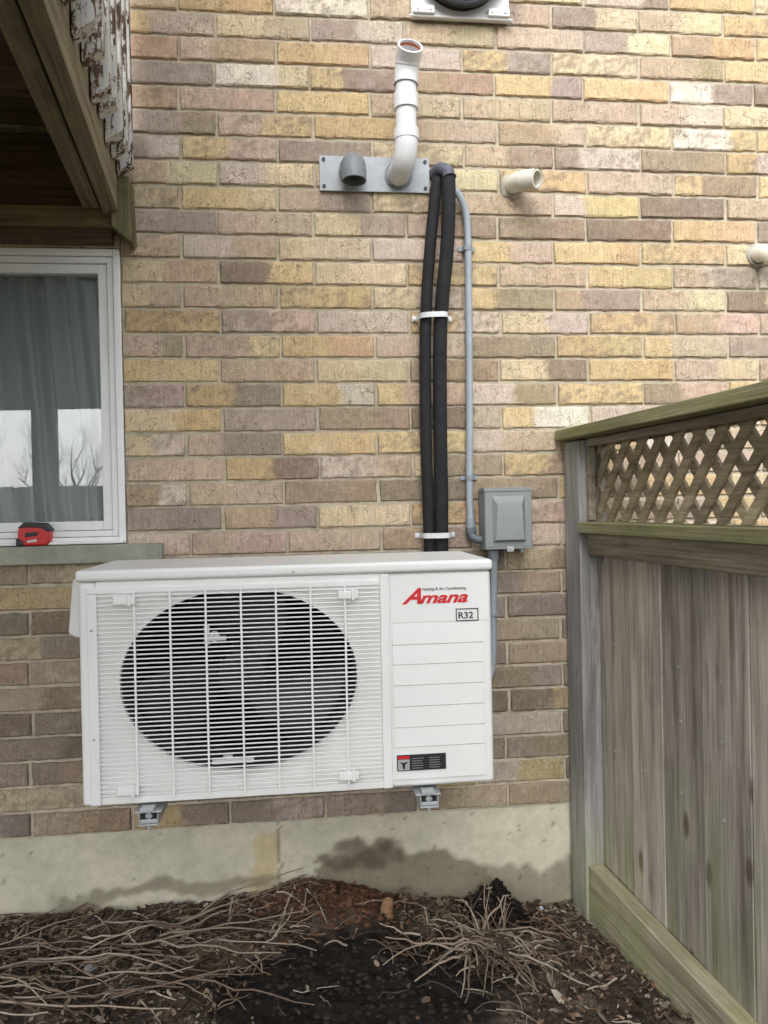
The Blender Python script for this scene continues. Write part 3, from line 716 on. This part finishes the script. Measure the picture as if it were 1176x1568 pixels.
for i in range(9500):
    x=U(-1.1,1.05); y=-0.006-rnd()**1.3*0.85
    if (bare(x,y) and rnd()<.93) or (pile(x,y) and rnd()<.9): continue
    s=U(0.002,0.010)*(2.0 if rnd()<0.07 else 1); a=U(0,6.28); z=H(x,y)+U(0.001,0.012); tl=U(-.6,.6); t2=U(-.6,.6)
    vs=[]
    for k,(u,v) in enumerate([(-1,0),(-.3,-.5),(.6,-.4),(1,.1),(.4,.5),(-.5,.4)]):
        u*=s*U(.8,1.2); v*=s*U(.6,1.2); X=u*math.cos(a)-v*math.sin(a); Y=u*math.sin(a)+v*math.cos(a)
        yy=min(y+Y,-0.002); vs.append((x+X,yy,z+u*tl+v*t2+U(-.001,.002)))
    c=random.choice(lc) if not (((x-0.03)/0.22)**2+((y+0.05)/0.12)**2<1) else lin(130,94,72); k=U(0.4,1.0); mb.add(vs,[(0,1,2),(0,2,3),(0,3,4),(0,4,5)],(c[0]*k,c[1]*k,c[2]*k,1))
mb.build('leaf_litter',attr_mat('dead_leaves',0.9,120,0.4,200,0.3,0.001),None)
ico=bmesh.new(); bmesh.ops.create_icosphere(ico,subdivisions=2,radius=1.0)
IV=[v.co.copy() for v in ico.verts]; IF=[tuple(v.index for v in f.verts) for f in ico.faces]; ico.free()
def rock(m,x,y,s,c):
    sd=rnd()*50; vs=[]
    for v in IV:
        k=1+0.3*noise.noise(v*1.3+Vector((sd,0,0))); vs.append((x+v.x*s*k*1.2,y+v.y*s*k,H(x,y)+s*0.3+v.z*s*k*0.7))
    m.add(vs,IF,c)
mb=MB()
rock(mb,-0.33,-0.10,0.013,lin(214,194,164)); rock(mb,-0.52,-0.2,0.014,lin(138,138,138)); rock(mb,0.64,-0.02,0.008,lin(186,190,198)); rock(mb,0.80,-0.36,0.012,lin(210,160,120))
for i in range(380):
    x,y=U(-1,1),-0.01-U(0,.7)
    if bare(x,y) or pile(x,y): continue
    rock(mb,x,y,U(0.0015,0.006),random.choice([lin(160,150,136),lin(130,120,108),lin(116,94,78),lin(80,70,62)]))
mb.build('pebbles',attr_mat('pebble_stone',0.9,90,0.3,200,0.4,0.001),None,smooth=True)
mb=MB()
for i in range(1300):
    if i<320: x=0.50+random.gauss(0,.04); y=-0.085+random.gauss(0,.035); c=lin(34,29,26)
    elif i<500: x=0.03+random.gauss(0,.12); y=-0.01-abs(random.gauss(0,.06)); c=lin(118,84,64)
    elif i<900: x=0.12+random.gauss(0,.16); y=-0.38+random.gauss(0,.12); c=lin(50,43,39)
    else: x=U(-.4,.8); y=-0.02-U(0,.6); c=lin(64,55,48)
    if y>-0.006: continue
    rock(mb,x,y,U(0.002,0.008),c)
mb.build('soil_clods',attr_mat('soil_clod',0.97,120,0.5,220,0.9,0.003),None,smooth=True)
st=empty('cut_branch_stump'); mb=MB(); hx,hy=0.205,-0.085; b=H(hx,hy)
mb.sweep([(hx,hy,b-0.01),(hx-0.002,hy-0.004,b+0.02),(hx+0.002,hy-0.01,b+0.040),(hx+0.002,hy-0.012,b+0.043)],[0.020,0.0165,0.015,0.011],14,True,lin(154,120,88)); mb.build('stump_bark',attr_mat('stump_wood',0.9,90,0.5,120,0.8,0.004),st,smooth=True)

# ================= surroundings behind the viewer =================
bf=empty('wooden_fence'); mb=MB(); x=-16  # unseen far fence, added as the dark band low in the window reflection
while x<14: mb.box(x,x+0.14,-20.02,-20,0.0,1.85+U(-.02,.02)); x+=0.146
mb.build('backdrop_boards',Mfz,bf)
Mbark=simple('bark',lin(120,110,100),0.95,0,0.3,8,0.5)
def tree(x,y,h,sd):
    random.seed(sd); m=MB()
    def br(p,d,Ln,r,lv):
        n=4; pts=[p.copy()]; q=p.copy(); dd=d.copy()
        for i in range(n):
            dd=(dd+Vector((U(-.18,.18),U(-.18,.18),U(-.05,.12)))).normalized(); q=q+dd*Ln/n; pts.append(q.copy())
        m.sweep(pts,[r*(1-0.6*i/n) for i in range(n+1)],5 if lv<2 else 3,False)
        if lv<5:
            for k in range(4 if lv else 7):
                i=random.randint(2 if lv==0 else 1,n); e=Vector((U(-1,1),U(-1,1),U(0.1,1))).normalized()
                br(pts[i],(dd*0.5+e*0.8).normalized(),Ln*U(0.5,0.72),r*(1-0.6*i/n)*0.55,lv+1)
    br(Vector((x,y,-0.1)),Vector((0,0,1)),h*0.35,h*0.016,0)
    t_=empty('bare_tree'); m.build('trunk_and_branches',Mbark,t_)
for i,(x,y,h) in enumerate([(-11.0,-38,9.5),(-14,-42,10.5),(-17.5,-40,9),(-8,-42,9),(5,-50,9)]): tree(x,y,h,50+i)

# ================= light =================
w=bpy.data.worlds.new("World"); S.world=w; w.use_nodes=True; nt=w.node_tree
bg=nt.nodes['Background']; sky=nt.nodes.new('ShaderNodeTexSky'); sky.sky_type='NISHITA'; sky.sun_disc=False
el=math.radians(40); rot=math.radians(197)
sky.sun_elevation=el; sky.sun_rotation=rot; sky.air_density=1.0; sky.dust_density=3.0; sky.ozone_density=1.0
hs=nt.nodes.new('ShaderNodeHueSaturation'); hs.inputs['Saturation'].default_value=0.15; hs.inputs['Value'].default_value=2.3
tint=nt.nodes.new('ShaderNodeMix'); tint.data_type='RGBA'; tint.blend_type='MULTIPLY'; tint.inputs[0].default_value=1.0; tint.inputs[7].default_value=(0.975,1.0,1.03,1)
nt.links.new(sky.outputs[0],hs.inputs['Color']); nt.links.new(hs.outputs[0],tint.inputs[6]); nt.links.new(tint.outputs[2],bg.inputs['Color']); bg.inputs['Strength'].default_value=0.15
sd=bpy.data.lights.new('sun','SUN'); sd.energy=1.3; sd.angle=math.radians(50); sd.color=(1,0.99,0.975)
so=bpy.data.objects.new('sun',sd); COL.objects.link(so)
dirv=Vector((math.sin(rot)*math.cos(el),math.cos(rot)*math.cos(el),math.sin(el)))
so.rotation_euler=dirv.to_track_quat('Z','Y').to_euler()
# ================= camera =================
f=1180;th=math.radians(6.2);p=math.radians(-0.4);a=0.021
F=Vector((math.sin(th)*math.cos(p),math.cos(th)*math.cos(p),math.sin(p)))
R0=Vector((math.cos(th),-math.sin(th),0));U0=R0.cross(F)
R=R0*math.cos(a)-U0*math.sin(a);Uv=R0*math.sin(a)+U0*math.cos(a)
cam=bpy.data.cameras.new('camera'); cam.sensor_fit='VERTICAL'; cam.sensor_height=24; cam.lens=24*f/1568.0; cam.clip_end=1000; cam.clip_start=0.02
co=bpy.data.objects.new('camera',cam); COL.objects.link(co)
co.matrix_world=Matrix(((R.x,Uv.x,-F.x,0),(R.y,Uv.y,-F.y,-2.1),(R.z,Uv.z,-F.z,1.1),(0,0,0,1)))
S.camera=co
S.view_settings.view_transform='Standard'; S.view_settings.look='None'; S.view_settings.exposure=0
